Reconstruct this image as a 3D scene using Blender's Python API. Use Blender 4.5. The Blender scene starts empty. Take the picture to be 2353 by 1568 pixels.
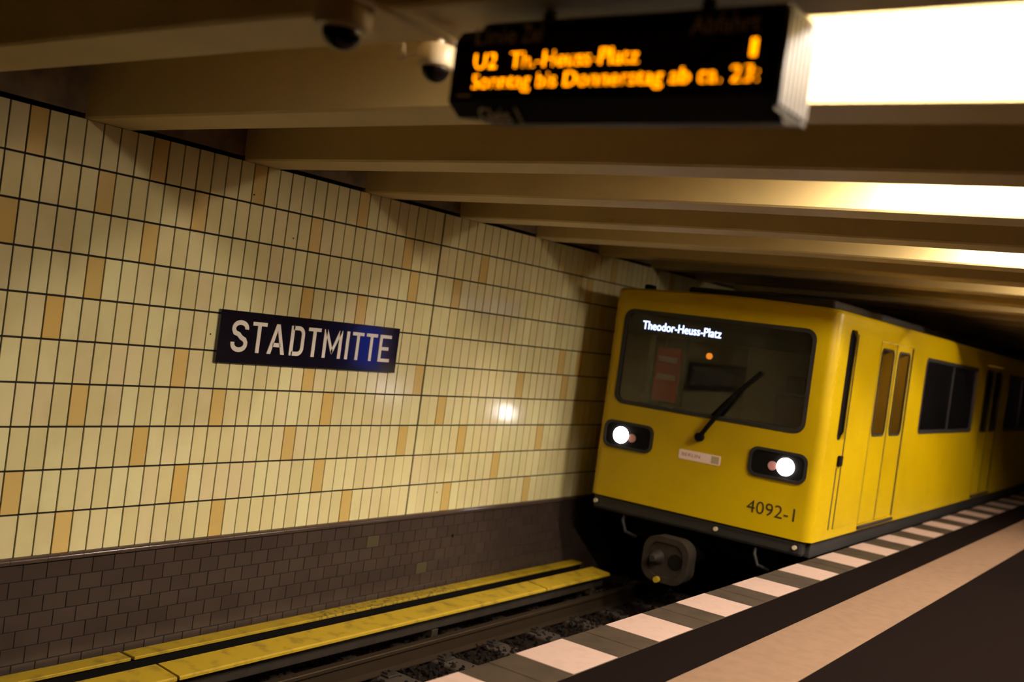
import bpy, bmesh, math, random
from mathutils import Vector, Matrix
from mathutils.bvhtree import BVHTree
R = random.Random(7)
SC = bpy.context.scene
COL = SC.collection
PI = math.pi
# x runs along the track away from the viewer, y to the left (tiled wall), z up; platform floor z = 0
ZC = 1.70                      # height of the lens above the platform; most z below are measured from the lens

# ------------------------------------------------------------------ camera, world, exposure
yaw, pitch, roll = 0.6112951, -0.01553940, 0.13354126
f = Vector((math.cos(yaw)*math.cos(pitch), math.sin(yaw)*math.cos(pitch), math.sin(pitch)))
r = f.cross(Vector((0, 0, 1))).normalized(); u = r.cross(f)
r2 = math.cos(roll)*r + math.sin(roll)*u
u2 = -math.sin(roll)*r + math.cos(roll)*u
cam = bpy.data.cameras.new('camera'); co = bpy.data.objects.new('camera', cam); COL.objects.link(co)
co.matrix_world = Matrix(((r2.x, u2.x, -f.x, 0), (r2.y, u2.y, -f.y, 0), (r2.z, u2.z, -f.z, ZC), (0, 0, 0, 1)))
cam.sensor_width = 36.0; cam.lens = 36.0*2400/2353
cam.dof.use_dof = True; cam.dof.focus_distance = 6.7; cam.dof.aperture_fstop = 1.08
cam.clip_end = 200
SC.camera = co
SC.view_settings.view_transform = 'Standard'; SC.view_settings.look = 'None'
SC.view_settings.gamma = 1; SC.view_settings.use_curve_mapping = False
SC.view_settings.exposure = 0.0
w = bpy.data.worlds.new('world'); SC.world = w; w.use_nodes = True
w.node_tree.nodes['Background'].inputs[0].default_value = (1, .7, .4, 1)
w.node_tree.nodes['Background'].inputs[1].default_value = 0.0
LAMP = 268.0; LAMP_COL = (1, .875, .73)

# ------------------------------------------------------------------ materials
def mat(name, col, rough=.6, metal=0., spec=.5, noise=None, bump=None, emit=None, rand=None, coat=0., island=False, alpha=None):
    m = bpy.data.materials.new(name); m.use_nodes = True
    nt = m.node_tree; b = nt.nodes['Principled BSDF']; N = nt.nodes.new; L = nt.links.new
    b.inputs['Base Color'].default_value = (*col, 1); b.inputs['Roughness'].default_value = rough
    b.inputs['Metallic'].default_value = metal; b.inputs['Specular IOR Level'].default_value = spec
    b.inputs['Coat Weight'].default_value = coat; b.inputs['Coat Roughness'].default_value = .06
    tc = N('ShaderNodeTexCoord'); ge = N('ShaderNodeNewGeometry')
    src = None
    if rand:                      # rand = (colour b, ...) picked per object / per island
        cr = N('ShaderNodeValToRGB'); cr.color_ramp.interpolation = 'LINEAR'
        e = cr.color_ramp.elements; e[0].color = (*col, 1); e[1].color = (*rand[-1], 1)
        for i, c in enumerate(rand[:-1]):
            n = e.new((i+1)/len(rand)); n.color = (*c, 1)
        if island: L(ge.outputs['Random Per Island'], cr.inputs[0])
        else:
            oi = N('ShaderNodeObjectInfo'); L(oi.outputs['Random'], cr.inputs[0])
        src = cr.outputs[0]
    if noise:                     # (scale, colour2, low, high)
        nz = N('ShaderNodeTexNoise'); nz.inputs['Scale'].default_value = noise[0]; nz.inputs['Detail'].default_value = 5
        L(ge.outputs['Position'], nz.inputs['Vector'])
        rp = N('ShaderNodeMapRange'); rp.inputs[1].default_value = noise[2]; rp.inputs[2].default_value = noise[3]
        L(nz.outputs['Fac'], rp.inputs[0])
        mx = N('ShaderNodeMix'); mx.data_type = 'RGBA'
        L(rp.outputs[0], mx.inputs[0])
        if src: L(src, mx.inputs[6])
        else: mx.inputs[6].default_value = (*col, 1)
        mx.inputs[7].default_value = (*noise[1], 1)
        src = mx.outputs[2]
    if src: L(src, b.inputs['Base Color'])
    if bump:
        nz = N('ShaderNodeTexNoise'); nz.inputs['Scale'].default_value = bump[0]; nz.inputs['Detail'].default_value = 4
        L(ge.outputs['Position'], nz.inputs['Vector'])
        bp = N('ShaderNodeBump'); bp.inputs['Strength'].default_value = bump[1]; bp.inputs['Distance'].default_value = bump[2]
        L(nz.outputs['Fac'], bp.inputs['Height']); L(bp.outputs[0], b.inputs['Normal'])
    if emit:
        b.inputs['Emission Color'].default_value = (*emit[0], 1); b.inputs['Emission Strength'].default_value = emit[1]
    return m
def glassmat(name, tint, through):
    m = bpy.data.materials.new(name); m.use_nodes = True; nt = m.node_tree; nt.nodes.clear()
    N = nt.nodes.new; L = nt.links.new
    o = N('ShaderNodeOutputMaterial'); t = N('ShaderNodeBsdfTransparent'); g = N('ShaderNodeBsdfGlossy'); d = N('ShaderNodeBsdfDiffuse')
    t.inputs[0].default_value = (*tint, 1); g.inputs['Roughness'].default_value = .05; d.inputs[0].default_value = (.02, .02, .018, 1)
    fr = N('ShaderNodeFresnel'); fr.inputs[0].default_value = 1.5
    m1 = N('ShaderNodeMixShader'); m1.inputs[0].default_value = through; L(d.outputs[0], m1.inputs[1]); L(t.outputs[0], m1.inputs[2])
    m2 = N('ShaderNodeMixShader'); L(fr.outputs[0], m2.inputs[0]); L(m1.outputs[0], m2.inputs[1]); L(g.outputs[0], m2.inputs[2])
    L(m2.outputs[0], o.inputs[0]); return m
M = {}
CR = (.70, .60, .30)
M['tile'] = mat('cream_glazed_tile', CR, .19, rand=[(.66, .57, .28), (.74, .67, .35), (.69, .57, .31), (.73, .65, .33)], bump=(14, .12, .002), noise=(2.2, (.58, .48, .23), .52, .85))
M['tile_isl'] = mat('cream_glazed_tile_run', CR, .19, rand=[(.66, .57, .28), (.74, .67, .35), (.69, .57, .31), (.73, .65, .33)], bump=(14, .12, .002), noise=(2.2, (.58, .48, .23), .52, .85), island=True)
M['amber'] = mat('amber_glazed_tile', (.62, .41, .12), .19, bump=(14, .12, .002), rand=[(.60, .42, .14), (.68, .47, .16)])
M['grout'] = mat('dark_grout', (.012, .008, .004), .9)
M['dado'] = mat('purple_grey_tile', (.052, .034, .026), .28, rand=[(.052, .034, .026), (.042, .027, .020), (.049, .031, .024), (.056, .038, .027)], bump=(20, .15, .002), noise=(3, (.040, .026, .020), .45, .8))
M['dado_isl'] = mat('purple_grey_tile_run', (.052, .034, .026), .28, rand=[(.052, .034, .026), (.042, .027, .020), (.049, .031, .024), (.056, .038, .027)], bump=(20, .15, .002), island=True)
M['dado_pale'] = mat('olive_replacement_tile', (.072, .055, .028), .28)
M['dado_grout'] = mat('dado_grout', (.012, .008, .006), .9)
M['bull'] = mat('brown_bullnose_glaze', (.060, .038, .030), .16, bump=(30, .3, .003))
M['plaster'] = mat('rough_plaster', (.20, .135, .075), .85, noise=(6, (.11, .072, .04), .45, .7), bump=(18, .5, .01))
M['beam'] = mat('painted_beam', (.65, .505, .235), .55, noise=(1.5, (.56, .43, .195), .4, .75), bump=(40, .1, .003))
M['yellow'] = mat('yellow_train_paint', (.43, .285, .0005), .36, coat=.04, spec=.22, noise=(2.0, (.37, .24, .0005), .5, .8))
M['yellow2'] = mat('yellow_cover_paint', (.36, .235, .005), .55, noise=(9, (.18, .115, .005), .52, .72))
M['yellow_worn'] = mat('yellow_ledge_worn', (.34, .225, .006), .6, noise=(26, (.10, .065, .01), .50, .60))
M['black'] = mat('black_plastic', (.003, .0025, .0025), .35, spec=.15)
M['matte'] = mat('matt_black', (.004, .0032, .0025), .8, spec=.08)
M['rubber'] = mat('dark_rubber', (.010, .008, .007), .6)
M['iron'] = mat('dirty_iron', (.026, .017, .010), .65, metal=.3, noise=(12, (.014, .009, .005), .4, .7))
M['rail'] = mat('rail_steel', (.045, .028, .014), .55, metal=.7)
M['ballast'] = mat('ballast_stone', (.010, .006, .004), .9, spec=.08, noise=(20, (.008, .005, .004), .4, .7), island=True, rand=[(.010, .006, .0035), (.004, .0028, .002)])
M['sleeper'] = mat('sleeper_wood', (.028, .016, .008), .85, noise=(10, (.02, .012, .008), .4, .7))
M['floor'] = mat('asphalt_platform', (.0060, .0038, .0033), .9, spec=.0, noise=(40, (.0045, .003, .0026), .4, .7), bump=(60, .25, .004))
M['edge'] = mat('edge_stone', (.034, .023, .014), .8, spec=.08, noise=(8, (.022, .015, .010), .4, .75), bump=(60, .2, .003))
M['white'] = mat('worn_white_paint', (.27, .185, .150), .8, spec=.1, noise=(12, (.23, .16, .125), .5, .8))
M['strip'] = mat('pale_guiding_strip', (.125, .075, .046), .8, spec=.1, noise=(10, (.105, .063, .039), .4, .7))
M['enamel'] = mat('navy_enamel', (.006, .0045, .010), .12, coat=.3)
M['letter'] = mat('white_enamel_letter', (.74, .66, .57), .3)
M['disp'] = mat('display_housing', (.002, .0015, .0015), .5, spec=.12)
M['print'] = mat('grey_print', (.97, .92, .74), .45)
M['print_dim'] = mat('dim_grey_print', (.55, .45, .29), .6)
M['led'] = mat('amber_led', (.1, .03, 0), .5, emit=((1, .27, .0), 6.5))
M['silver'] = mat('brushed_metal_side', (.08, .075, .08), .45, metal=.5, bump=(60, .3, .004))
M['cam_white'] = mat('camera_housing', (.50, .40, .26), .4)
M['dome'] = mat('smoked_dome', (.003, .002, .002), .15, spec=.2)
M['diff'] = mat('lamp_diffuser', (.9, .9, .9), .5, emit=(LAMP_COL, LAMP))
M['lampbox'] = mat('lamp_housing', (.6, .55, .45), .5)
M['head'] = mat('headlight_glass', (1, 1, 1), .2, emit=((1, .92, .90), 42.0))
M['lens2'] = mat('dim_lens', (.45, .20, .20), .1, coat=1)
M['dest'] = mat('blue_white_led', (.2, .3, .6), .5, emit=((.42, .52, 1.0), 7.5))
M['grey'] = mat('cab_grey', (.16, .15, .115), .6)
M['grey2'] = mat('cab_light_grey', (.26, .24, .17), .6)
M['seat'] = mat('seat_cloth', (.10, .04, .05), .9)
M['red'] = mat('red_board', (.62, .03, .02), .5)
M['pale'] = mat('pale_board', (.85, .62, .56), .5)
M['orange'] = mat('orange_lamp', (.3, .08, .0), .4, emit=((1, .28, .02), 1.3))
M['sticker'] = mat('pale_plate', (.74, .54, .48), .5)
M['sticker2'] = mat('olive_plate_end', (.36, .28, .16), .5)
M['plate_ink'] = mat('faded_brown_print', (.22, .11, .05), .5)
M['ink'] = mat('dark_numerals', (.030, .018, .004), .5)
M['glass'] = glassmat('cab_glass', (.92, .92, .86), .9)
M['glass2'] = glassmat('saloon_glass', (.88, .80, .82), .85)
M['roof'] = mat('train_roof', (.02, .014, .01), .7)
M['wall_dark'] = mat('plain_tunnel_wall', (.16, .12, .07), .8, noise=(2, (.10, .07, .04), .4, .7))
M['screen'] = mat('added_blue_glow', (.0, .0, .0), .3, emit=((.02, .08, 1.0), 2.2))  # added blue emitter, only there to be mirrored in the station sign
M['saloon'] = mat('saloon_panel', (.45, .36, .32), .6)
M['saloon_fill'] = mat('added_saloon_glow', (.8, .7, .7), .5, emit=((1, .80, .78), 60.0))  # glow added inside the train to lighten its side windows

# ------------------------------------------------------------------ helpers
def link(name, me, m=None, parent=None):
    o = bpy.data.objects.new(name, me); COL.objects.link(o)
    if m is not None and me is not None and not me.materials: me.materials.append(m)
    if parent: o.parent = parent
    return o
def org(parent):
    v = Vector((0, 0, 0))
    while parent: v += parent.location; parent = parent.parent
    return v
def obj(name, bm, m, parent=None, smooth=False):
    """bm is in world coordinates (z from the lens); shifted into the parent's frame"""
    bmesh.ops.translate(bm, verts=bm.verts, vec=Vector((0, 0, ZC)) - org(parent))
    me = bpy.data.meshes.new(name); bm.normal_update(); bm.to_mesh(me); bm.free()
    if smooth:
        for p in me.polygons: p.use_smooth = True
        try: me.set_sharp_from_angle(angle=math.radians(40))
        except Exception: pass
    return link(name, me, m, parent)
def tag(o, label=None, cat=None, group=None, kind=None):
    for k, v in (('label', label), ('category', cat), ('group', group), ('kind', kind)):
        if v: o[k] = v
    return o
def empty(name, loc, label=None, cat=None, group=None, kind=None):
    o = link(name, None); o.location = Vector(loc) + Vector((0, 0, ZC)); o.empty_display_size = .1
    return tag(o, label, cat, group, kind)
def box(bm, x0, x1, y0, y1, z0, z1, bev=0., seg=2):
    g = bmesh.ops.create_cube(bm, size=1)['verts']
    bmesh.ops.scale(bm, vec=(abs(x1-x0), abs(y1-y0), abs(z1-z0)), verts=g)
    bmesh.ops.translate(bm, vec=((x0+x1)/2, (y0+y1)/2, (z0+z1)/2), verts=g)
    if bev:
        es = list({e for v in g for e in v.link_edges})
        bmesh.ops.bevel(bm, geom=es, offset=bev, segments=seg, affect='EDGES', profile=.5)
    return bm
def B(*a, **k): return box(bmesh.new(), *a, **k)
class Run:
    """many small boxes gathered into one cheap mesh"""
    def __init__(self): self.v = []; self.f = []
    def add(self, vs, fs):
        n = len(self.v); self.v += vs; self.f += [tuple(i+n for i in q) for q in fs]
    def box(self, x0, x1, y0, y1, z0, z1, c=.0016):
        """box whose front (low y) edges are chamfered by c"""
        vs = [(x0+c, y0, z0+c), (x1-c, y0, z0+c), (x1-c, y0, z1-c), (x0+c, y0, z1-c),
              (x0, y0+c, z0), (x1, y0+c, z0), (x1, y0+c, z1), (x0, y0+c, z1),
              (x0, y1, z0), (x1, y1, z0), (x1, y1, z1), (x0, y1, z1)]
        fs = [(0, 1, 2, 3)]
        for a in (0, 4):
            for i in range(4): fs.append((a+i, a+4+i, a+4+(i+1) % 4, a+(i+1) % 4))
        fs.append((11, 10, 9, 8)); self.add(vs, fs)
    def bm(self):
        me = bpy.data.meshes.new('r'); me.from_pydata(self.v, [], self.f); b = bmesh.new(); b.from_mesh(me); bpy.data.meshes.remove(me)
        bmesh.ops.recalc_face_normals(b, faces=b.faces); return b
def cyl(bm, c, axis, rad, h, n=24, r2=None, caps=True):
    """cylinder starting at c, running h along axis"""
    a = Vector(axis).normalized(); c = Vector(c)
    g = bmesh.ops.create_cone(bm, cap_ends=caps, segments=n, radius1=rad, radius2=rad if r2 is None else r2, depth=h)['verts']
    q = Vector((0, 0, 1)).rotation_difference(a).to_matrix().to_4x4()
    bmesh.ops.transform(bm, matrix=Matrix.Translation(c + a*h/2) @ q, verts=g)
    return bm
def tube(bm, pts, rad, n=10):
    pts = [Vector(p) for p in pts]; rings = []
    for i, p in enumerate(pts):
        d = (pts[min(i+1, len(pts)-1)] - pts[max(i-1, 0)]).normalized()
        a = d.orthogonal().normalized() if i == 0 else (a - d*a.dot(d)).normalized()
        b = d.cross(a)
        rings.append([bm.verts.new(p + rad*(math.cos(t)*a + math.sin(t)*b)) for t in [2*PI*k/n for k in range(n)]])
    for s, t in zip(rings, rings[1:]):
        for k in range(n): bm.faces.new((s[k], s[(k+1) % n], t[(k+1) % n], t[k]))
    bm.faces.new(rings[0][::-1]); bm.faces.new(rings[-1]); return bm
def lathe(bm, c, prof, n=32):
    c = Vector(c); rings = []
    for rr, z in prof:
        rings.append([bm.verts.new(c + Vector((rr*math.cos(2*PI*k/n), rr*math.sin(2*PI*k/n), z))) for k in range(n)] if rr > 1e-5 else [bm.verts.new(c + Vector((0, 0, z)))])
    for s, t in zip(rings, rings[1:]):
        for k in range(n):
            a, b_, c_, d = s[k % len(s)], s[(k+1) % len(s)], t[(k+1) % len(t)], t[k % len(t)]
            vs = []
            for v in (a, b_, c_, d):
                if v not in vs: vs.append(v)
            if len(vs) > 2: bm.faces.new(vs)
    return bm
def prism_y(bm, prof, y0, y1):
    """profile in xz extruded along y"""
    a = [bm.verts.new((x, y0, z)) for x, z in prof]; b = [bm.verts.new((x, y1, z)) for x, z in prof]
    n = len(prof)
    for i in range(n): bm.faces.new((a[i], a[(i+1) % n], b[(i+1) % n], b[i]))
    bm.faces.new(a[::-1]); bm.faces.new(b); bmesh.ops.recalc_face_normals(bm, faces=bm.faces); return bm
def rrect(w, h, rad, n=6):
    pts = []
    for cx, cy, a0 in ((w/2-rad, h/2-rad, 0), (-w/2+rad, h/2-rad, PI/2), (-w/2+rad, -h/2+rad, PI), (w/2-rad, -h/2+rad, 1.5*PI)):
        for k in range(n+1):
            a = a0 + PI/2*k/n; pts.append((cx + rad*math.cos(a), cy + rad*math.sin(a)))
    return pts
def plate(bm, pts, to3, d0, d1):
    """flat outline (u,v) given thickness from depth d0 to d1 by to3(u,v,d)"""
    a = [bm.verts.new(to3(p[0], p[1], d0)) for p in pts]; b = [bm.verts.new(to3(p[0], p[1], d1)) for p in pts]
    n = len(pts)
    for i in range(n): bm.faces.new((a[i], a[(i+1) % n], b[(i+1) % n], b[i]))
    bm.faces.new(a[::-1]); bm.faces.new(b); bmesh.ops.recalc_face_normals(bm, faces=bm.faces); return bm
def ring(bm, out, inn, to3, d0, d1):
    rows = [[bm.verts.new(to3(p[0], p[1], d)) for p in pts] for pts, d in ((out, d0), (out, d1), (inn, d1), (inn, d0))]
    n = len(out)
    for s, t in zip(rows, rows[1:] + rows[:1]):
        for i in range(n): bm.faces.new((s[i], s[(i+1) % n], t[(i+1) % n], t[i]))
    bmesh.ops.recalc_face_normals(bm, faces=bm.faces); return bm
def textmesh(s, shear=0.):
    cu = bpy.data.curves.new('t', 'FONT'); cu.body = s; cu.shear = shear; cu.resolution_u = 3
    o = bpy.data.objects.new('t', cu); COL.objects.link(o)
    dg = bpy.context.evaluated_depsgraph_get(); me = bpy.data.meshes.new_from_object(o.evaluated_get(dg))
    bpy.data.objects.remove(o); bpy.data.curves.remove(cu)
    bm = bmesh.new(); bm.from_mesh(me); bpy.data.meshes.remove(me)
    xs = [v.co.x for v in bm.verts]; ys = [v.co.y for v in bm.verts]
    return bm, (min(xs), max(xs), min(ys), max(ys))
def text(s, o3, ux, uy, w, h=None, thick=.002, base=True):
    """print s with its lower-left at o3; ux, uy unit vectors; width w; h = cap height"""
    bm, (a, b, c, d) = textmesh(s); _b2, (a2, b2, c2, d2) = textmesh('H'); _b2.free()
    ux, uy, o3 = Vector(ux), Vector(uy), Vector(o3); n = ux.cross(uy)
    sx = w/(b-a); sy = (h/(d2-c2)) if h else sx
    g = bmesh.ops.extrude_face_region(bm, geom=list(bm.faces))
    for v in [v for v in g['geom'] if isinstance(v, bmesh.types.BMVert)]: v.co.z += 1
    for v in bm.verts: v.co = o3 + ux*(v.co.x-a)*sx + uy*v.co.y*sy + n*(thick*v.co.z)
    bmesh.ops.recalc_face_normals(bm, faces=bm.faces)
    return bm
def cut(o, cutters):
    for c in cutters:
        md = o.modifiers.new('b', 'BOOLEAN'); md.operation = 'DIFFERENCE'; md.object = c; md.solver = 'EXACT'
    bpy.context.view_layer.update()
    dg = bpy.context.evaluated_depsgraph_get(); me = bpy.data.meshes.new_from_object(o.evaluated_get(dg))
    o.modifiers.clear(); old = o.data; o.data = me; bpy.data.meshes.remove(old)
    for c in cutters:
        m_ = c.data; bpy.data.objects.remove(c); bpy.data.meshes.remove(m_)

# ------------------------------------------------------------------ left wall: tall cream tiles
U = .26                                   # tile pitch in height
DY = 5.719                                # face of the tiles
K0 = 26.644454*U; KW = .45004*U           # x of the expansion joint, tile pitch in width
ZT0 = 2.2825*U                            # z of the first full joint line
ZTOP = 3.335*U; ZDADO = -6.69*U
XW0, XW1 = -7.0, 24.0
wall = empty('wall_left', (0, DY, ZDADO - .8), kind='structure')
obj('backing', B(XW0, XW1, DY+.012, DY+.30, -2.75, ZTOP-.004), M['grout'], wall)
amber = {(-33,1),(-32,-1),(-31,7),(-30,3),(-28,0),(-28,2),(-28,5),(-28,8),(-25,-1),(-25,1),(-24,6),(-22,0),(-22,4),(-21,7),(-19,5),(-18,-1),(-18,8),(-13,0),(-13,2),(-13,6),(-12,4),(-10,5),(-10,7),(-9,-1),(-8,2),(-7,8),(-4,0),(-3,1),(-2,6),(-1,4),(2,1),(2,5),(4,8),(5,0),(5,6),(10,7),(12,4),(15,8),(16,6),(18,3),(19,4)}
def tile_bm(w_, h_, y0=DY, t=.014, bev=.0016):
    return box(bmesh.new(), -w_/2, w_/2, 0, t, -h_/2, h_/2, bev, 1)
def mesh_of(bm, name, m):
    me = bpy.data.meshes.new(name); bm.to_mesh(me); bm.free(); me.materials.append(m); return me
GV, GH = .0095, .012
tw, th = KW - GV, U - GH
hr = ZTOP - ZT0 - GH/2                    # height of the cut top row
me_c = mesh_of(tile_bm(tw, th), 'tile', M['tile']); me_a = mesh_of(tile_bm(tw, th), 'tile', M['amber'])
me_ct = mesh_of(tile_bm(tw, hr), 'tile', M['tile']); me_at = mesh_of(tile_bm(tw, hr), 'tile', M['amber'])
hb = U*(9 - 8.975 + 0) 
run = Run(); run_a = Run()
wo = org(wall)
for k in range(-60, 58):
    cx = K0 + (k+.5)*KW + (.006 if k == 0 else 0) - (.006 if k == -1 else 0)
    if cx < XW0 or cx > XW1: continue
    for row in range(-1, 9):
        if row == -1: zc, hh = (ZTOP + ZT0 + GH/2)/2, hr
        else: zc, hh = ZT0 - (row+.5)*U, th
        isa = (k, row) in amber or ((k < -34 or k > 20) and R.random() < .085)
        jitter = R.uniform(-.0007, .0007)
        if -34 <= k <= -5:
            o = bpy.data.objects.new('tile', (me_at if isa else me_ct) if row == -1 else (me_a if isa else me_c))
            COL.objects.link(o); o.parent = wall
            o.location = Vector((cx, DY + jitter, zc + ZC)) - wo
            o.rotation_euler = (R.gauss(0, .0015), 0, R.gauss(0, .0015))
        else:
            (run_a if isa else run).box(cx-tw/2, cx+tw/2, DY+jitter, DY+.014, zc-hh/2, zc+hh/2)
tag(obj('tile_run', run.bm(), M['tile_isl'], wall), kind='stuff')
tag(obj('amber_tile_run', run_a.bm(), M['amber'], wall), 'amber tiles among the cream ones', kind='stuff')
# drill holes and chips in the tiles
for x, z in ((K0-18.0*KW+.02, .655), (K0-14.35*KW, .41), (K0+3.35*KW, -1.02*1.0-.55), (K0-19.7*KW, -.335)):
    obj('drill_hole', cyl(bmesh.new(), (x, DY-.0012, z), (0, 1, 0), .006, .004, 10), M['matte'], wall)

# ------------------------------------------------------------------ dado of purple-grey tiles with bullnose
base = empty('baseboard_left', (0, DY, -2.6), kind='structure')
YD = DY - .010
obj('backing', B(XW0, XW1, YD+.006, DY+.013, -2.62, ZDADO-.03), M['dado_grout'], base)
bm = bmesh.new()
prof = [(DY+.012, ZDADO), (DY-.018, ZDADO-.002), (DY-.030, ZDADO-.010), (DY-.035, ZDADO-.022), (DY-.032, ZDADO-.036), (DY-.018, ZDADO-.044), (DY+.012, ZDADO-.046)]
nb = 0; x = XW0
while x < XW1:
    x1 = min(x + .236, XW1)
    a = [bm.verts.new((x+.0012, y, z)) for y, z in prof]; b = [bm.verts.new((x1-.0012, y, z)) for y, z in prof]
    for i in range(len(prof)-1): bm.faces.new((a[i], a[i+1], b[i+1], b[i]))
    bm.faces.new(a); bm.faces.new(b[::-1]); x = x1
bmesh.ops.recalc_face_normals(bm, faces=bm.faces)
tag(obj('bullnose_trim', bm, M['bull'], base, True), 'glossy rounded brown capping tiles', kind='stuff')
DW, DH = .153, .1005; zd = ZDADO - .047
me_d = mesh_of(box(bmesh.new(), -DW/2+.0032, DW/2-.0032, 0, .010, -DH/2+.0032, DH/2-.0032, .0012, 1), 'dado_tile', M['dado'])
me_p = mesh_of(box(bmesh.new(), -DW/2+.0032, DW/2-.0032, 0, .010, -DH/2+.0032, DH/2-.0032, .0012, 1), 'dado_tile', M['dado_pale'])
PALE = {(1, 22), (4, 27)}
rd = Run(); bo = org(base); nn = 0
for row in range(8):
    zc = zd - (row+.5)*DH
    off = (row % 2)*.5
    for k in range(-60, 150):
        cx = 3.10 + (k+off)*DW
        if cx < XW0 + .1 or cx > XW1: continue
        pale = (row, k) in PALE
        if 0 <= k < 42 and row < 7:
            o = bpy.data.objects.new('dado_tile', me_p if pale else me_d); COL.objects.link(o); o.parent = base
            o.location = Vector((cx, YD + R.uniform(-.0008, .0008), zc + ZC)) - bo
            o.rotation_euler = (R.gauss(0, .002), 0, R.gauss(0, .002)); nn += 1
        else:
            y = YD + R.uniform(-.0008, .0008)
            rd.box(cx-DW/2+.0032, cx+DW/2-.0032, y, y+.010, zc-DH/2+.0032, zc+DH/2-.0032, .0012)
tag(obj('dado_tile_run', rd.bm(), M['dado_isl'], base), kind='stuff')
obj('drill_hole', cyl(bmesh.new(), (7.62, YD-.002, -1.985), (0, 1, 0), .016, .004, 12), M['matte'], base)

# ------------------------------------------------------------------ ceiling: slab, transverse beams, plaster above the tiles
ceil = empty('ceiling', (0, 0, 1.33), kind='structure')
YR = -9.0
obj('slab', B(XW0-3, XW1+2, YR-.3, DY+.4, 1.33, 1.6), M['beam'], ceil)
PER = 4.63*U; BN, BF = 13.55*U, 14.78*U
def zb(y): return ZTOP + .002 + min(.034, max(0, (DY-y))*.013)
beams = []
for i in range(-9, 18):
    x0, x1 = BN + PER*i, BF + PER*i
    bm = bmesh.new(); ch = .012
    ys = [DY+.02, 4.5, 3.1, 1.0, YR]
    rings = []
    for y in ys:
        z = zb(y)
        rings.append([bm.verts.new(p) for p in ((x0, y, 1.335), (x0, y, z+ch), (x0+ch, y, z), (x1-ch, y, z), (x1, y, z+ch), (x1, y, 1.335))])
    for s, t in zip(rings, rings[1:]):
        for k in range(6): bm.faces.new((s[k], s[(k+1) % 6], t[(k+1) % 6], t[k]))
    bm.faces.new(rings[0][::-1]); bm.faces.new(rings[-1]); bmesh.ops.recalc_face_normals(bm, faces=bm.faces)
    obj('beam', bm, M['beam'], ceil)
bm = bmesh.new(); box(bm, XW0, XW1, DY+.016, DY+.3, ZTOP+.034, 1.33)
for i in range(-9, 18):                    # mortar under every beam end
    box(bm, BN+PER*i-.004, BF+PER*i+.004, DY+.006, DY+.2, ZTOP-.004, ZTOP+.036)
obj('plaster_band', bm, M['plaster'], ceil)
obj('slot_back', B(XW0, XW1, DY+.12, DY+.3, ZTOP-.01, ZTOP+.036), M['matte'], ceil)

# ------------------------------------------------------------------ platform, track bed, far side
fl = empty('floor', (0, 0, -1.70), kind='structure')
YE = 2.925
obj('platform_slab', B(XW0, XW1, -6.0, 2.24, -2.75, -1.70), M['floor'], fl)
obj('platform_body', B(XW0, XW1, 2.24, 2.86, -2.75, -1.82), M['plaster'], fl)
obj('guiding_strip', B(XW0, XW1, 1.76, 2.21, -1.701, -1.697), M['strip'], fl)
obj('dark_band', B(XW0, XW1, 2.24, 2.555, -1.82, -1.7005), M['floor'], fl)
SQ = .945; XS = 4.575
for k in range(-12, 21):
    x0 = XS + SQ*k
    if x0 < XW0 or x0+SQ > XW1: continue
    obj('edge_stone', B(x0-.235, x0+SQ-.241, 2.557, YE, -1.84, -1.700, .004, 1), M['edge'], fl)
    obj('white_marking', B(x0, x0+.455, 2.560, YE-.006, -1.700, -1.6975), M['white'], fl)
bed = empty('floor', (0, 4.2, -2.75), kind='structure'); bed.name = 'floor_trackbed'
bm = bmesh.new(); nx, ny = 220, 26
vs = [[bm.verts.new((-2 + 18.0*i/nx, 2.86 + (DY-2.88)*j/ny, -2.70 + R.uniform(0, .035))) for j in range(ny+1)] for i in range(nx+1)]
for i in range(nx):
    for j in range(ny): bm.faces.new((vs[i][j], vs[i+1][j], vs[i+1][j+1], vs[i][j+1]))
tag(obj('ballast', bm, M['ballast'], bed), kind='stuff')
obj('concrete_bed', B(XW0, XW1, 2.86, DY+.1, -2.95, -2.72), M['sleeper'], bed)
st = Run()
ICO = [(0, 0, 1), (.9, 0, .4), (.28, .85, .42), (-.72, .53, .45), (-.7, -.55, .4), (.3, -.85, .45), (0, 0, -1)]
ICF = [(0, 1, 2), (0, 2, 3), (0, 3, 4), (0, 4, 5), (0, 5, 1), (6, 2, 1), (6, 3, 2), (6, 4, 3), (6, 5, 4), (6, 1, 5)]
for k in range(5200):                      # loose stones
    x_, y_ = R.uniform(1.2, 10.5), R.uniform(3.9, 5.5); s_ = R.uniform(.014, .032)
    q = Matrix.Rotation(R.uniform(0, 6), 3, Vector((R.random()+.01, R.random(), R.random())).normalized())
    c_ = Vector((x_, y_, -2.665 + R.uniform(-.005, .012)))
    st.add([tuple(c_ + s_*(q @ Vector(p))*R.uniform(.85, 1.15)) for p in ICO], ICF)
st = st.bm()
tag(obj('ballast_stones', st, M['ballast'], bed), kind='stuff')

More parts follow.
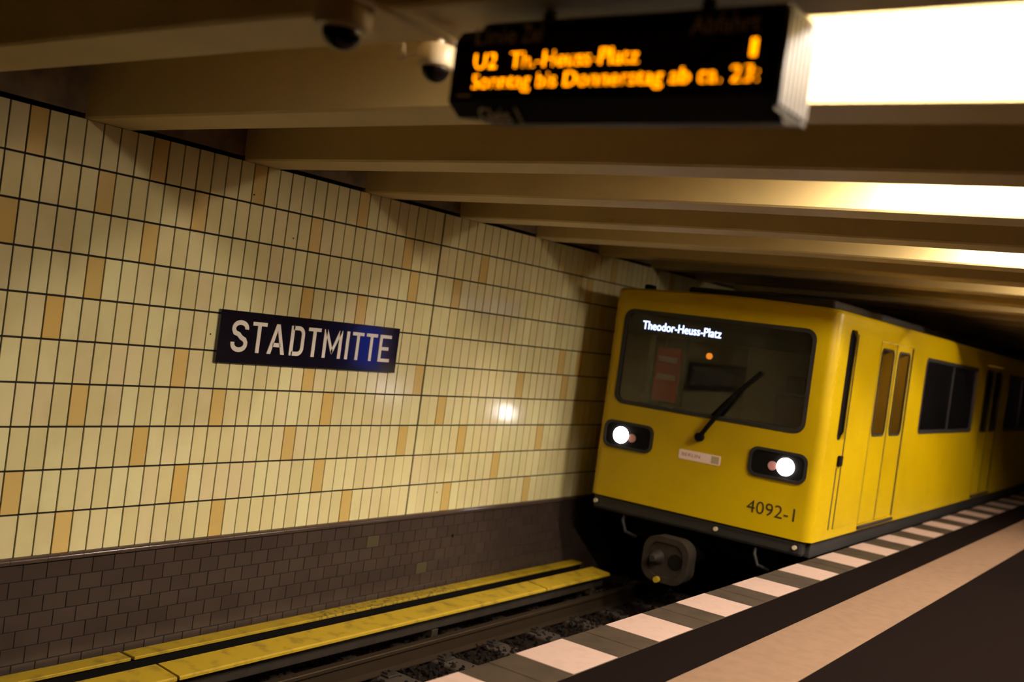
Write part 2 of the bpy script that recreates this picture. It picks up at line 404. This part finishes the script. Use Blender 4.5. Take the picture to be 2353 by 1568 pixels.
for yc, lb in ((4.135+.7475, 'worn steel running rail beside the yellow third rail cover'), (4.135-.7475, 'worn steel running rail close under the platform edge')):
    bm = bmesh.new()
    pr = [(-.055, -2.65), (.055, -2.65), (.055, -2.64), (.012, -2.625), (.010, -2.535), (.033, -2.525), (.033, -2.503), (.027, -2.498), (-.027, -2.498), (-.033, -2.503), (-.033, -2.525), (-.010, -2.535), (-.012, -2.625), (-.055, -2.64)]
    a = [bm.verts.new((XW0, yc+p, q)) for p, q in pr]; b = [bm.verts.new((XW1, yc+p, q)) for p, q in pr]
    for i in range(len(pr)): bm.faces.new((a[i], a[(i+1) % len(pr)], b[(i+1) % len(pr)], b[i]))
    bmesh.ops.recalc_face_normals(bm, faces=bm.faces)
    tag(obj('running_rail', bm, M['rail']), lb, 'rail')
for k in range(24):
    x0 = 1.2 + .65*k
    obj('sleeper', B(x0, x0+.24, 2.98, 5.28, -2.72, -2.652, .01, 1), M['sleeper'], bed)
    for yc in (4.8825, ):
        bm = B(x0+.06, x0+.18, yc-.13, yc+.13, -2.652, -2.635, .003, 1)
        for s_ in (-1, 1): cyl(bm, (x0+.12, yc+s_*.09, -2.64), (0, 0, 1), .016, .035, 8); box(bm, x0+.08, x0+.16, yc+s_*.045, yc+s_*.10, -2.638, -2.622)
        obj('fastening', bm, M['iron'], bed)

# third rail cover boards (yellow) with supports
cv = empty('third_rail_cover', (6, 5.07, -2.6), 'long yellow board covering the live rail beside the running rail', 'rail cover')
X0c, X1c = -4.0, 9.33; seg = 4.05; k = 0; x = X0c + .62
ox = X0c
while ox < X1c:
    nx_ = min(ox + seg, X1c)
    bm = bmesh.new()
    pr = [(5.17, -2.335), (4.965, -2.350), (4.955, -2.358), (4.955, -2.374), (4.965, -2.374), (4.97, -2.366), (5.165, -2.352)]
    a = [bm.verts.new((ox+.010, p, q)) for p, q in pr]; b = [bm.verts.new((nx_-.010, p, q)) for p, q in pr]
    for i in range(len(pr)): bm.faces.new((a[i], a[(i+1) % len(pr)], b[(i+1) % len(pr)], b[i]))
    bm.faces.new(a); bm.faces.new(b[::-1]); bmesh.ops.recalc_face_normals(bm, faces=bm.faces)
    obj('cover_board', bm, M['yellow2'], cv); ox = nx_
obj('live_rail', B(X0c, X1c, 5.03, 5.09, -2.50, -2.40, .01), M['iron'], cv)
for k in range(6):
    x_ = X0c + .6 + 2.5*k
    bm = B(x_, x_+.08, 5.14, 5.19, -2.68, -2.345, .004, 1); box(bm, x_, x_+.08, 5.02, 5.19, -2.56, -2.50, .004, 1)
    obj('bracket', bm, M['iron'], cv)
lg = empty('cable_ledge', (6, 5.6, -2.6), 'narrow worn yellow ledge along the foot of the grey tiles', 'ledge')
ox = X0c + 1.7; first = True
segs = [(-4.0, 4.19), (4.215, 5.85), (5.853, 7.6), (7.603, 9.75)]
for i_, (a0, a1) in enumerate(segs):
    obj('ledge_board', B(a0, a1, 5.540, 5.672, -2.447, -2.425, .004, 1), M['yellow_worn'] if i_ == 2 else M['yellow2'], lg)
obj('ledge_face', B(-4, 9.75, 5.56, 5.685, -2.72, -2.456), M['matte'], lg)

# opposite side (not in the photograph's frame, kept plain)
tag(obj('wall_right', B(XW0, XW1, YR-.3, YR, -2.75, 1.33), M['wall_dark']), kind='structure')
tag(obj('floor_track_right', B(XW0, XW1, YR, -6.0, -2.95, -2.72), M['sleeper']), kind='structure')
tag(obj('wall_back', B(XW0-.3, XW0, YR-.3, DY+.4, -2.95, 1.6), M['wall_dark']), kind='structure')
tag(obj('wall_far', B(XW1, XW1+.3, YR-.3, DY+.4, -2.95, 1.6), M['matte']), kind='structure')

# ------------------------------------------------------------------ station name sign
sg = empty('station_sign', (5.585, DY-.02, -.34), 'dark enamel station name sign reading STADTMITTE on the tiled wall', 'sign')
obj('sign_plate', B(4.667, 6.504, DY-.034, DY-.004, -.522, -.156, .003, 2), M['enamel'], sg)
obj('sign_frame', B(4.70, 6.47, DY-.006, DY+.004, -.50, -.18), M['matte'], sg)
ZA, ZB_ = -.439, -.2205; SW = .0325
def stroke(bm, pts, wd=SW, y=DY-.0375):
    """ribbon along pts (x,z), mitred"""
    P = [Vector((p[0], p[1])) for p in pts]; L_, R_ = [], []
    for i, p in enumerate(P):
        d0 = (P[i]-P[i-1]).normalized() if i else (P[1]-P[0]).normalized()
        d1 = (P[i+1]-P[i]).normalized() if i < len(P)-1 else d0
        n0 = Vector((-d0.y, d0.x)); n1 = Vector((-d1.y, d1.x)); m_ = (n0+n1).normalized(); s_ = wd/2/max(.35, m_.dot(n0))
        L_.append(p+m_*s_); R_.append(p-m_*s_)
    for yy in (y, ):
        for i in range(len(P)-1):
            q = [L_[i], L_[i+1], R_[i+1], R_[i]]
            a = [bm.verts.new((v.x, yy, v.y)) for v in q]; b = [bm.verts.new((v.x, yy+.0045, v.y)) for v in q]
            bm.faces.new(a); bm.faces.new(b[::-1])
            for j in range(4): bm.faces.new((a[j], a[(j+1) % 4], b[(j+1) % 4], b[j]))
def poly(bm, pts, y=DY-.0375):
    a = [bm.verts.new((p[0], y, p[1])) for p in pts]; b = [bm.verts.new((p[0], y+.0045, p[1])) for p in pts]
    n = len(pts)
    bm.faces.new(a); bm.faces.new(b[::-1])
    for j in range(n): bm.faces.new((a[j], a[(j+1) % n], b[(j+1) % n], b[j]))
def arc(cx, cz, rx, rz, a0, a1, n=10):
    return [(cx + rx*math.cos(math.radians(a0+(a1-a0)*k/n)), cz + rz*math.sin(math.radians(a0+(a1-a0)*k/n))) for k in range(n+1)]
h2 = SW/2
def letter_T(bm, x0, x1, xs):
    poly(bm, [(x0, ZB_-SW*.82), (x1, ZB_-SW*.82), (x1, ZB_), (x0, ZB_)]); poly(bm, [(xs-h2, ZA), (xs+h2, ZA), (xs+h2, ZB_-SW*.8), (xs-h2, ZB_-SW*.8)])
def letter(fn):
    bm = bmesh.new(); fn(bm); bmesh.ops.recalc_face_normals(bm, faces=bm.faces); obj('letter', bm, M['letter'], sg)
def Sfn(bm):
    xl, xr = 4.772+h2, 4.918-h2; zt, zb2 = ZB_-h2+.002, ZA+h2-.002; xc = (xl+xr)/2; rx = (xr-xl)/2
    top = arc(xc, zt-.040, rx, .040, -8, 180, 16)
    bot = arc(xc, zb2+.040, rx, .040, 0, -180-0, 16)
    stroke(bm, top + [(xl, zt-.052), (xl+.012, zt-.072), (xc-.01, (zt+zb2)/2+.012), (xc+.012, (zt+zb2)/2-.008), (xr-.012, zb2+.072), (xr, zb2+.052)] + bot + [(xl, zb2+.052)])
letter(Sfn)
letter(lambda bm: letter_T(bm, 4.952, 5.082, 5.014))
def Afn(bm):
    a, b, c = 5.104, 5.270, 5.187
    poly(bm, [(a, ZA), (a+.035, ZA), (c+.0, ZB_-.045), (c+.016, ZB_), (c-.016, ZB_)])
    poly(bm, [(b, ZA), (c+.016, ZB_), (c, ZB_-.045), (b-.035, ZA)])
    poly(bm, [(a+.042, ZA+.052), (b-.042, ZA+.052), (b-.050, ZA+.082), (a+.050, ZA+.082)])
letter(Afn)
def Dfn(bm):
    a, b = 5.315+h2, 5.453-h2
    stroke(bm, [(a, ZA), (a, ZB_)])
    stroke(bm, [(a+.001, ZB_-h2*.9), (b-.045, ZB_-h2*.9)] + arc(b-.045, ZB_-h2*.9-.045, .045, .045, 80, 0, 6) + arc(b-.045, ZA+h2*.9+.045, .045, .045, 0, -80, 6) + [(b-.045, ZA+h2*.9), (a+.001, ZA+h2*.9)], SW*.95)
letter(Dfn)
letter(lambda bm: letter_T(bm, 5.486, 5.615, 5.551))
def Mfn(bm):
    a, b = 5.649, 5.845; c = (a+b)/2
    poly(bm, [(a, ZA), (a+SW, ZA), (a+SW, ZB_), (a, ZB_)]); poly(bm, [(b-SW, ZA), (b, ZA), (b, ZB_), (b-SW, ZB_)])
    poly(bm, [(a+.004, ZB_), (a+SW+.003, ZB_), (c+.012, ZA+.052), (c, ZA+.028), (c-.012, ZA+.045)])
    poly(bm, [(b-.004, ZB_), (b-SW-.003, ZB_), (c-.012, ZA+.052), (c, ZA+.028), (c+.012, ZA+.045)])
letter(Mfn)
letter(lambda bm: poly(bm, [(5.891, ZA), (5.891+SW, ZA), (5.891+SW, ZB_), (5.891, ZB_)]))
letter(lambda bm: letter_T(bm, 5.956, 6.085, 6.022))
letter(lambda bm: letter_T(bm, 6.113, 6.243, 6.177))
def Efn(bm):
    a, b = 6.272, 6.410; t_ = SW*.82
    poly(bm, [(a, ZA), (a+SW, ZA), (a+SW, ZB_), (a, ZB_)])
    for z_, e in ((ZA, 0), (-.345, -.024), (ZB_-t_, 0)): poly(bm, [(a+SW-.001, z_), (b+e, z_), (b+e, z_+t_), (a+SW-.001, z_+t_)])
letter(Efn)

# ------------------------------------------------------------------ departure display
XD = 2.35; YL, YRt = 1.985, .985
ds = empty('departure_display', (2.45, 1.48, .72), 'black hanging departure display with glowing amber text for track one', 'display')
prof = [(XD+.02, .852), (XD, .838), (XD, .627), (XD+.075, .573), (XD+.19, .592), (XD+.20, .60), (XD+.20, .852)]
obj('housing', prism_y(bmesh.new(), prof, YRt, YL-.095), M['disp'], ds)
def shrink(p, k): return [(XD+.1+(x-XD-.1)*k, .712+(z-.712)*k) for x, z in p]
pl = [(XD+.004, .80), (XD+.004, .622), (XD+.06, .588), (XD+.185, .606), (XD+.19, .835), (XD+.03, .835)]
bm = prism_y(bmesh.new(), pl, YL-.094, YL+.005); obj('end_cap', bm, M['disp'], ds)
# right end: ribbed metal side
bm = bmesh.new()
for i in range(7):
    x0 = XD + .004 + i*.0275; box(bm, x0, x0+.022, YRt-.012, YRt-.001, .60, .835, .004, 2)
box(bm, XD+.0, XD+.198, YRt-.004, YRt, .592, .845)
tag(obj('side_panel', bm, M['silver'], ds), 'ribbed silver right end panel')
obj('screen', B(XD-.0035, XD, YRt+.03, YL-.10, .642, .80), M['black'], ds)
for y_ in (1.25, 1.75):
    obj('hanger', cyl(bmesh.new(), (XD+.12, y_, .84), (0, 0, 1), .018, .50, 12), M['iron'], ds)
lx = (0, -1, 0)
def yd(q): return q*XD
obj('lettering', text('Linie', (XD-.004, yd(.8125), .783), lx, (0, 0, 1), yd(.8125-.752), .047, .0015), M['print_dim'], ds)
obj('lettering', text('Ziel', (XD-.004, yd(.7435), .783), lx, (0, 0, 1), yd(.7435-.7150), .047, .0015), M['print_dim'], ds)
obj('lettering', text('Abfahrt', (XD-.004, yd(.5230), .780), lx, (0, 0, 1), yd(.5230-.4453), .045, .0015), M['print_dim'], ds)
sl = Vector((.075, 0, -.054)).normalized(); up = -sl
o3 = Vector((XD+.066, 1.893, .5800)) + Vector((-.0045, 0, -.006))
obj('lettering', text('Gleis 1', o3, lx, up, .140, .056, .002), M['print'], ds)
def led_text(s, y0, z0, width, cap, bold=1.0, pitch=.0040):
    """letters as rows of round LEDs"""
    bm, (a, b, c, d) = textmesh(s); h_, (a2, b2, c2, d2) = textmesh('H'); h_.free()
    bvh = BVHTree.FromBMesh(bm); sx = width/(b-a); sy = cap/(d2-c2); pts = []
    nx_ = int(width/pitch)+1
    for i in range(nx_+1):
        for j in range(-5, 16):
            u_, v_ = i*pitch, (j+.5)*pitch
            hit = False
            for du in (0, ):
                for dv in (0, ):
                    if bvh.ray_cast(Vector((a+(u_+du*pitch)/sx, (v_+dv*pitch)/sy, 1)), Vector((0, 0, -1)))[0] is not None: hit = True
            if hit: pts.append((y0-u_, z0+v_))
    bm.free()
    return pts
led = bmesh.new(); LP = []
LP += led_text('U2', yd(.8100), .713, yd(.0330), .045)
LP += led_text('Th.-Heuss-Platz', yd(.7560), .713, yd(.7560-.5820), .044)
LP += led_text('1', yd(.4510), .718, .012, .044)
LP += led_text('Sonntag bis Donnerstag ab ca. 23:', yd(.8100), .657, yd(.8100-.4390), .041)
for y_, z_ in LP:
    vs_ = [led.verts.new((XD-.0045, y_+(.0018)*math.cos(t), z_+.0018*math.sin(t))) for t in [PI/3*k for k in range(6)]]
    led.faces.new(vs_)
bmesh.ops.recalc_face_normals(led, faces=led.faces)
for f_ in led.faces:
    if f_.normal.x > 0: f_.normal_flip()
tag(obj('led_lettering', led, M['led'], ds), 'glowing amber dot matrix text', kind='stuff')
obj('maker_plate', B(XD+.002, XD+.004, YL-.075, YL-.025, .636, .642), M['print_dim'], ds)

# ------------------------------------------------------------------ dome cameras and conduit
def dome(c, rr, br, hb, label, bracket):
    t = empty('dome_camera', c, label, 'camera')
    c = Vector(c)
    obj('dome', lathe(bmesh.new(), c, [(0, -rr*.98)] + [(rr*math.sin(math.radians(a)), -rr*.98*math.cos(math.radians(a))) for a in range(10, 91, 10)] + [(rr, .004)], 36), M['dome'], t, True)
    obj('housing', lathe(bmesh.new(), c, [(rr*1.02, .0), (br*.93, .006), (br, .02), (br, hb*.75), (br*.9, hb*.92), (br*.55, hb), (0, hb)], 36), M['cam_white'], t, True)
    obj('mount', cyl(bmesh.new(), c+Vector((0, 0, hb-.003)), (0, 0, 1), .02, bracket-hb, 12), M['cam_white'], t)
    return t
dome((2.20, 2.305, .800), .060, .088, .13, 'dome security camera nearest the frame top, left of the other', .53)
dome((2.79, 2.435, .855), .050, .068, .085, 'dome security camera half hidden behind the departure display', .475)
cd = obj('conduit_pipe', tube(bmesh.new(), [(2.02, 2.19, .872), (2.30, 2.19, .872), (2.66, 2.19, .880)], .012, 10), M['cam_white'], None, True)
tag(cd, 'thin cable conduit running under the beam between the two domes', 'pipe')
lp = obj('cable_loop', tube(bmesh.new(), [(2.72+.012*math.cos(a), 2.545+.026*math.cos(a), .90+.026*math.sin(a)) for a in [PI*.1+k*PI/8 for k in range(14)]] + [(2.75, 2.48, .90)], .006, 8), M['cam_white'], None, True)
tag(lp, 'small pale cable loop beside the farther dome camera', 'cable')

# ------------------------------------------------------------------ lamps in every second bay, plus added far-side fill lamps
def lamp(x, y0, y1, label, grp):
    t = empty('ceiling_lamp', (x, (y0+y1)/2, 1.33), label, 'lamp', grp)
    obj('housing', B(x-.085, x+.085, y0, y1, 1.19, 1.329, .006, 1), M['lampbox'], t)
    obj('diffuser', B(x-.075, x+.075, y0+.02, y1-.02, 1.168, 1.189, .008, 2), M['diff'], t)
    for y_ in (y0, y1-.02): obj('end_cap', B(x-.09, x+.09, y_, y_+.02, 1.150, 1.2, .004, 1), M['lampbox'], t)
XLc = (BF + (BN+PER))/2 - PER
for i in range(0, 5):
    x = XLc + 2*PER*i
    if x < XW0+.3 or x > XW1-.4: continue
    ORD = ['first', 'second', 'third', 'fourth', 'fifth', 'sixth', 'seventh', 'eighth', 'ninth', 'tenth']
    lb = '%s fluorescent lamp beyond the departure display, over the platform edge side' % ORD[i] if i >= 0 else '%s fluorescent lamp in front of the departure display, over the platform edge side' % ORD[-i-1]
    lamp(x, -.20, 1.70 if i < 3 else 1.25, lb, 'lamps over the near platform')
    if i >= 3: lamp(x, -4.4, -3.1, lb.replace('over the platform edge side', 'added over the far platform half to light the train side'), 'lamps over the far platform')  # far row is added to brighten the platform side of the train

for x, lb in ((XLc+PER*7, 'added fill lamp just past the cab door, over the far platform half'), (XLc+PER*9, 'added fill lamp level with the wide train window, over the far platform half')):  # two more added lamps, placed to light the train side
    lamp(x, -4.4, -3.1, lb, 'lamps over the far platform')
# ------------------------------------------------------------------ train
XF = 9.26; YC = 4.135; HW = 1.155
tn = empty('underground_train', (XF+6, YC, -2.498), 'yellow underground train arriving beside the platform with headlights on', 'train')
def section(hw, top, bot, rs, n=5):
    q, cr = .055, .025
    pts = [(-hw, bot), (-hw, top-cr-q)]
    for k in range(1, n+1):
        a = PI/2*k/n; pts.append((-hw + q*(1-math.cos(a)), top-cr-q + q*math.sin(a)))
    m_ = 8; xw = hw-q
    for k in range(1, m_):
        t = -xw + 2*xw*k/m_; pts.append((t, top-cr + cr*(1-(t/xw)**2)))
    for k in range(n, -1, -1):
        a = PI/2*k/n; pts.append((hw - q*(1-math.cos(a)), top-cr-q + q*math.sin(a)))
    pts.append((hw, bot)); return pts
def hull(off, xa, xb, rad, bot, top):
    bm = bmesh.new(); rings = []
    sts = [(xa + rad*(1-math.sin(a)), rad*(1-math.cos(a))) for a in [PI/2*(1-k/7) for k in range(8)]] if rad else [(xa, 0)]
    sts = [(xa + rad*(1-math.cos(PI/2*k/7)), rad*(1-math.sin(PI/2*k/7))) for k in range(8)] if rad else [(xa, 0)]
    sts.append((xb, 0))
    for x_, dn in sts:
        s_ = section(HW-off-dn, top-off-dn*.25, bot, 0)
        rings.append([bm.verts.new((x_, YC+p, q)) for p, q in s_])
    n = len(rings[0])
    for a, b in zip(rings, rings[1:]):
        for i in range(n): bm.faces.new((a[i], a[(i+1) % n], b[(i+1) % n], b[i]))
    bm.faces.new(rings[0]); bm.faces.new(rings[-1][::-1]); bmesh.ops.recalc_face_normals(bm, faces=bm.faces)
    return bm
XE = 21.9
body = obj('body', hull(0, XF, XE, .10, -1.586, .553), M['yellow'], tn, True)
inner = obj('cutter', hull(.05, XF+.05, XE-.05, .06, -1.50, .553), None)
WY, WZ = (3.19+5.125)/2, (.300-.615)/2; WW, WH = 5.125-3.19, .300+.615
fy = lambda u_, v_, d: Vector((XF+d, WY-u_, WZ+v_))          # facing the viewer (-x)
wc = obj('cutter', plate(bmesh.new(), rrect(WW, WH, .085), fy, -.1, .2), None)
def sidecut(x0, x1, z0, z1, y=YC-HW, rad=.06):
    g = lambda u_, v_, d: Vector(((x0+x1)/2+u_, y+d, (z0+z1)/2+v_))
    return obj('cutter', plate(bmesh.new(), rrect(x1-x0, z1-z0, rad), g, -.1, .1), None)
SIDE_W = [(12.52, 15.38), (17.75, 20.3)]
DOORS = [(10.62, 11.88), (15.95, 17.21), (20.55, 21.75)]
cs = [inner, wc]
for x0, x1 in SIDE_W:
    cs.append(sidecut(x0, x1, -.60, .235)); cs.append(sidecut(x0, x1, -.60, .235, YC+HW))
for x0, x1 in DOORS: cs.append(sidecut(x0, x1, -1.53, .33, rad=.04))
cs.append(sidecut(9.60, 9.82, -.66, .37, rad=.05))
cut(body, cs)
body.data.materials.clear(); body.data.materials.append(M['yellow'])
for p in body.data.polygons: p.use_smooth = True
body.data.set_sharp_from_angle(angle=math.radians(30))
# front window
obj('windscreen', plate(bmesh.new(), rrect(WW-.02, WH-.02, .08), fy, .012, .018), M['glass'], tn)
obj('window_seal', ring(bmesh.new(), rrect(WW+.045, WH+.045, .105), rrect(WW-.03, WH-.03, .075), fy, -.006, .03), M['rubber'], tn)
dst = obj('destination_board', B(XF+.03, XF+.10, 3.20, 5.10, .085, .288), M['matte'], tn)
obj('lettering', text('Theodor-Heuss-Platz', (XF+.022, 4.945, .135), lx, (0, 0, 1), .845, .080, .003), M['dest'], dst)
# cab interior
cab = obj('cab_bulkhead', B(XF+1.15, XF+1.2, 3.05, 5.22, -1.45, .45), M['grey'], tn)
obj('panel', B(XF+1.10, XF+1.149, 3.25, 4.25, -1.2, .25, .02), M['grey2'], cab)
obj('panel', B(XF+1.10, XF+1.149, 4.95, 5.2, -1.2, .25, .02), M['grey2'], cab)
dk = obj('driver_desk', prism_y(bmesh.new(), [(XF+.08, -1.4), (XF+.08, -.66), (XF+.25, -.60), (XF+.55, -.72), (XF+.55, -1.4)], 3.2, 4.6), M['matte'], tn)
bm = B(XF+.42, XF+.88, 3.40, 3.82, -.98, -.88, .03); box(bm, XF+.82, XF+.92, 3.42, 3.80, -.92, -.33, .04); box(bm, XF+.83, XF+.9, 3.51, 3.71, -.31, -.13, .03)
obj('driver_seat', bm, M['seat'], tn)
obj('window_post', B(XF+.06, XF+.12, 4.80, 4.86, -.60, .085, .01), M['grey2'], tn)
obj('handbrake_box', B(XF+.06, XF+.14, 4.78, 4.90, -.60, -.50, .01), M['grey2'], tn)
rb = obj('warning_board', B(XF+.05, XF+.08, 4.50, 4.765, -.55, -.02, .01), M['red'], tn)
for z_ in (-.13, -.30): obj('stripe', B(XF+.045, XF+.0495, 4.53, 4.74, z_-.035, z_+.02, .002, 1), M['pale'], rb)
obj('indicator_lamp', cyl(bmesh.new(), (XF+.05, 4.21, -.048), (1, 0, 0), .030, .02, 20), M['orange'], tn)
# wiper
wp = obj('wiper_arm', tube(bmesh.new(), [(XF-.03, 4.165, -.83), (XF-.045, 4.12, -.77), (XF-.04, 3.98, -.55), (XF-.035, 3.86, -.38)], .022, 8), M['matte'], tn, True)
obj('wiper_blade', tube(bmesh.new(), [(XF-.018, 4.06, -.60), (XF-.018, 3.86, -.36), (XF-.018, 3.64, -.13)], .018, 8), M['matte'], tn, True)
obj('wiper_pivot', cyl(bmesh.new(), (XF-.05, 4.16, -.825), (1, 0, 0), .042, .06, 16), M['matte'], tn)
# headlights
for s_, yc, yl in ((1, 4.93, 5.008), (-1, 3.372, 3.292)):
    g = lambda u_, v_, d, yc=yc: Vector((XF+d, yc-u_, -.948+v_))
    pk = obj('lamp_pocket', plate(bmesh.new(), rrect(.53, .25, .07), g, -.006, .03), M['matte'], tn)
    tag(pk, 'dark headlamp recess')
    obj('pocket_rim', ring(bmesh.new(), rrect(.555, .275, .08), rrect(.50, .22, .06), g, -.016, .0), M['rubber'], pk)
    obj('headlamp', cyl(bmesh.new(), (XF-.020, yl, -.950), (1, 0, 0), .079, .015, 32), M['head'], pk)
    obj('tail_lamp', cyl(bmesh.new(), (XF-.014, yl - s_*.125, -.962), (1, 0, 0), .042, .01, 24), M['lens2'], pk)
pt = obj('front_plate', plate(bmesh.new(), rrect(.435, .092, .015, 3), lambda u_, v_, d: Vector((XF+d, 4.142-u_, -1.017+v_)), -.004, .002), M['sticker'], tn)
tag(pt, 'small pale pink plate below the wiper')
obj('plate_end', B(XF-.0055, XF-.0035, 3.94, 4.02, -1.052, -.982), M['sticker2'], pt)
obj('lettering', text('BERLIN', (XF-.0042, 4.325, -1.030), lx, (0, 0, 1), .19, .030, .001), M['plate_ink'], pt)
obj('lettering', text('4092-1', (XF-.001, 3.610, -1.424), lx, (0, 0, 1), .46, .115, .002), M['ink'], tn)
# lower strip, steps, lamps
sk = obj('front_valance', B(XF+.03, XF+.16, 3.05, 5.25, -1.735, -1.588, .03), M['rubber'], tn)
for yc in (5.21, 4.19-.30, 3.12): obj('marker_bolt', cyl(bmesh.new(), (XF+.005, yc, -1.655), (1, 0, 0), .020, .03, 16), M['cam_white'], sk)
for yy in (YC-HW+.03, YC+HW-.05):
    obj('side_sill', B(XF+.12, XE, yy, yy+.05, -1.74, -1.588, .01), M['rubber'], tn)
obj('roof_cover', B(XF+.9, XE-.3, YC-.8, YC+.8, .56, .66, .03), M['roof'], tn)
obj('roof_horn', B(XF+.10, XF+.22, 4.95, 5.03, .50, .585, .015), M['matte'], tn)
# underframe, bogie, coupler
uf = obj('underframe', B(XF+.35, XE-.3, 3.35, 4.92, -1.95, -1.50), M['matte'], tn)
for xw in (10.6, 12.2, 19.0, 20.6):
    ws = cyl(bmesh.new(), (xw, 3.43, -2.10), (0, 1, 0), .05, 1.42, 16)
    for yy in (3.36, 4.85): cyl(ws, (xw, yy, -2.10), (0, 1, 0), .395, .06, 40)
    for yy in (3.42, 4.82): cyl(ws, (xw, yy, -2.10), (0, 1, 0), .396, .03, 40)
    obj('wheelset', ws, M['iron'], tn)
for x_ in (10.2, 18.6):
    for yy in (3.24, 4.95): obj('bogie_frame', B(x_, x_+2.4, yy, yy+.07, -2.2, -1.98, .02), M['iron'], tn)
gc = lambda u_, v_, d: Vector((XF-.28+d, 4.215-u_, -2.0+v_))
cp = obj('coupler', plate(bmesh.new(), rrect(.46, .42, .14), gc, 0, .16), M['iron'], tn)
obj('coupler_rim', ring(bmesh.new(), rrect(.47, .43, .145), rrect(.36, .32, .11), gc, -.02, .01), M['iron'], cp)
obj('coupler_cup', cyl(bmesh.new(), (XF-.285, 4.115, -2.0), (1, 0, 0), .075, .02, 24), M['matte'], cp)
obj('coupler_cone', cyl(bmesh.new(), (XF-.40, 4.30, -1.99), (1, 0, 0), .03, .13, 20, .075), M['iron'], cp)
obj('coupler_shaft', cyl(bmesh.new(), (XF-.13, 4.215, -2.0), (1, 0, 0), .09, .8, 16), M['matte'], cp)
obj('coupler_handle', cyl(bmesh.new(), (XF-.34, 4.262, -2.19), (1, 0, 0), .028, .08, 16), M['yellow2'], cp)
for yy in (4.90, 3.50): obj('brake_hose', tube(bmesh.new(), [(XF+.12, yy, -1.70), (XF+.07, yy, -1.80), (XF+.07, yy-.04, -1.90), (XF+.20, yy-.10, -1.95)], .017, 8), M['rubber'], tn, True)
# platform side of the train
ys = YC-HW
sp = lambda x0, x1, z0, z1: (lambda u_, v_, d: Vector(((x0+x1)/2+u_, ys+d, (z0+z1)/2+v_)))
obj('handrail_recess', B(9.64, 9.82, ys+.03, ys+.05, -.68, .39), M['matte'], tn)
obj('grab_rail', tube(bmesh.new(), [(9.78, ys+.03, -.62), (9.78, ys+.008, -.58), (9.78, ys+.008, .30), (9.78, ys+.03, .34)], .010, 8), M['matte'], tn, True)
cbd = obj('cab_door', B(9.84, 10.42, ys-.006, ys+.004, -1.50, .34, .003, 1), M['yellow'], tn)
obj('door_handle', B(9.70, 9.80, ys-.03, ys-.001, -.90, -.80, .012), M['matte'], tn)
obj('door_seal', B(9.700, 9.726, ys-.003, ys+.003, -1.50, -.92), M['rubber'], tn)
obj('door_seal', B(9.830, 9.842, ys-.007, ys+.003, -1.50, .34), M['rubber'], tn)
for x0, x1 in DOORS:
    xm = (x0+x1)/2
    for a, b in ((x0+.008, xm-.008), (xm+.008, x1-.008)):
        d = obj('door', B(a, b, ys+.012, ys+.045, -1.525, .325, .004, 1), M['yellow'], tn)
        g = sp(a+.09, b-.09, -.62, .25)
        obj('window', plate(bmesh.new(), rrect(b-a-.18, .87, .07), g, .006, .012), M['glass2'], d)
        obj('window_seal', ring(bmesh.new(), rrect(b-a-.15, .90, .085), rrect(b-a-.19, .86, .065), g, .003, .012), M['rubber'], d)
    obj('door_seal', B(xm-.008, xm+.008, ys+.008, ys+.03, -1.525, .325), M['rubber'], tn)
    for q in (x0, x1-.010): obj('door_seal', B(q, q+.010, ys-.002, ys+.03, -1.525, .325), M['rubber'], tn)
    obj('door_step', B(x0, x1, ys-.02, ys+.01, -1.57, -1.535, .004, 1), M['iron'], tn)
for yy, sgn in ((ys, 1), (YC+HW, -1)):
    for x0, x1 in SIDE_W:
        g = lambda u_, v_, d, x0=x0, x1=x1: Vector(((x0+x1)/2+u_, yy+sgn*d, (-.60+.235)/2+v_))
        obj('window', plate(bmesh.new(), rrect(x1-x0-.01, .825, .055), g, .010, .016), M['glass2'], tn)
        obj('window_seal', ring(bmesh.new(), rrect(x1-x0+.05, .885, .08), rrect(x1-x0-.03, .805, .05), g, -.005, .02), M['rubber'], tn)
        obj('window_bar', B((x0+x1)/2-.02, (x0+x1)/2+.02, yy+sgn*.004-.004, yy+sgn*.004+.004, -.59, .225), M['rubber'], tn)
sl_ = obj('saloon_lining', B(XF+1.25, XE-.12, 5.10, 5.20, -1.4, .40), M['saloon'], tn)
obj('saloon_floor', B(XF+.1, XE-.12, 3.05, 5.20, -1.50, -1.46), M['grey'], tn)
obj('added_saloon_strip', B(XF+1.6, XE-.6, 4.05, 4.2, .36, .40), M['saloon_fill'], tn)  # added glowing strip that lifts the tone of the saloon windows
for x_ in (12.4, 17.6): 
    bm = B(x_, x_+3.0, 4.75, 5.09, -1.12, -1.0, .03); box(bm, x_, x_+3.0, 5.0, 5.09, -1.0, -.45, .03)
    obj('bench', bm, M['seat'], tn)

# ------------------------------------------------------------------ added pillar with a glowing blue panel, invented for the sign's blue reflection
pi = empty('added_blue_pillar', (11.9, .35, -1.70), 'dark pillar with a glowing blue panel, added for the blue reflection in the sign', 'pillar')
obj('column', B(11.8, 12.05, .12, .84, -1.70, .20, .02), M['disp'], pi)
obj('screen', B(11.79, 11.80, .24, .72, -.93, -.33), M['screen'], pi)  # made-up glowing panel that puts the blue into the sign's reflection
obj('frame', ring(bmesh.new(), rrect(.56, .68, .03), rrect(.48, .60, .01), lambda u_, v_, d: Vector((11.79+d, .48-u_, -.63+v_)), -.012, .01), M['grey'], pi)
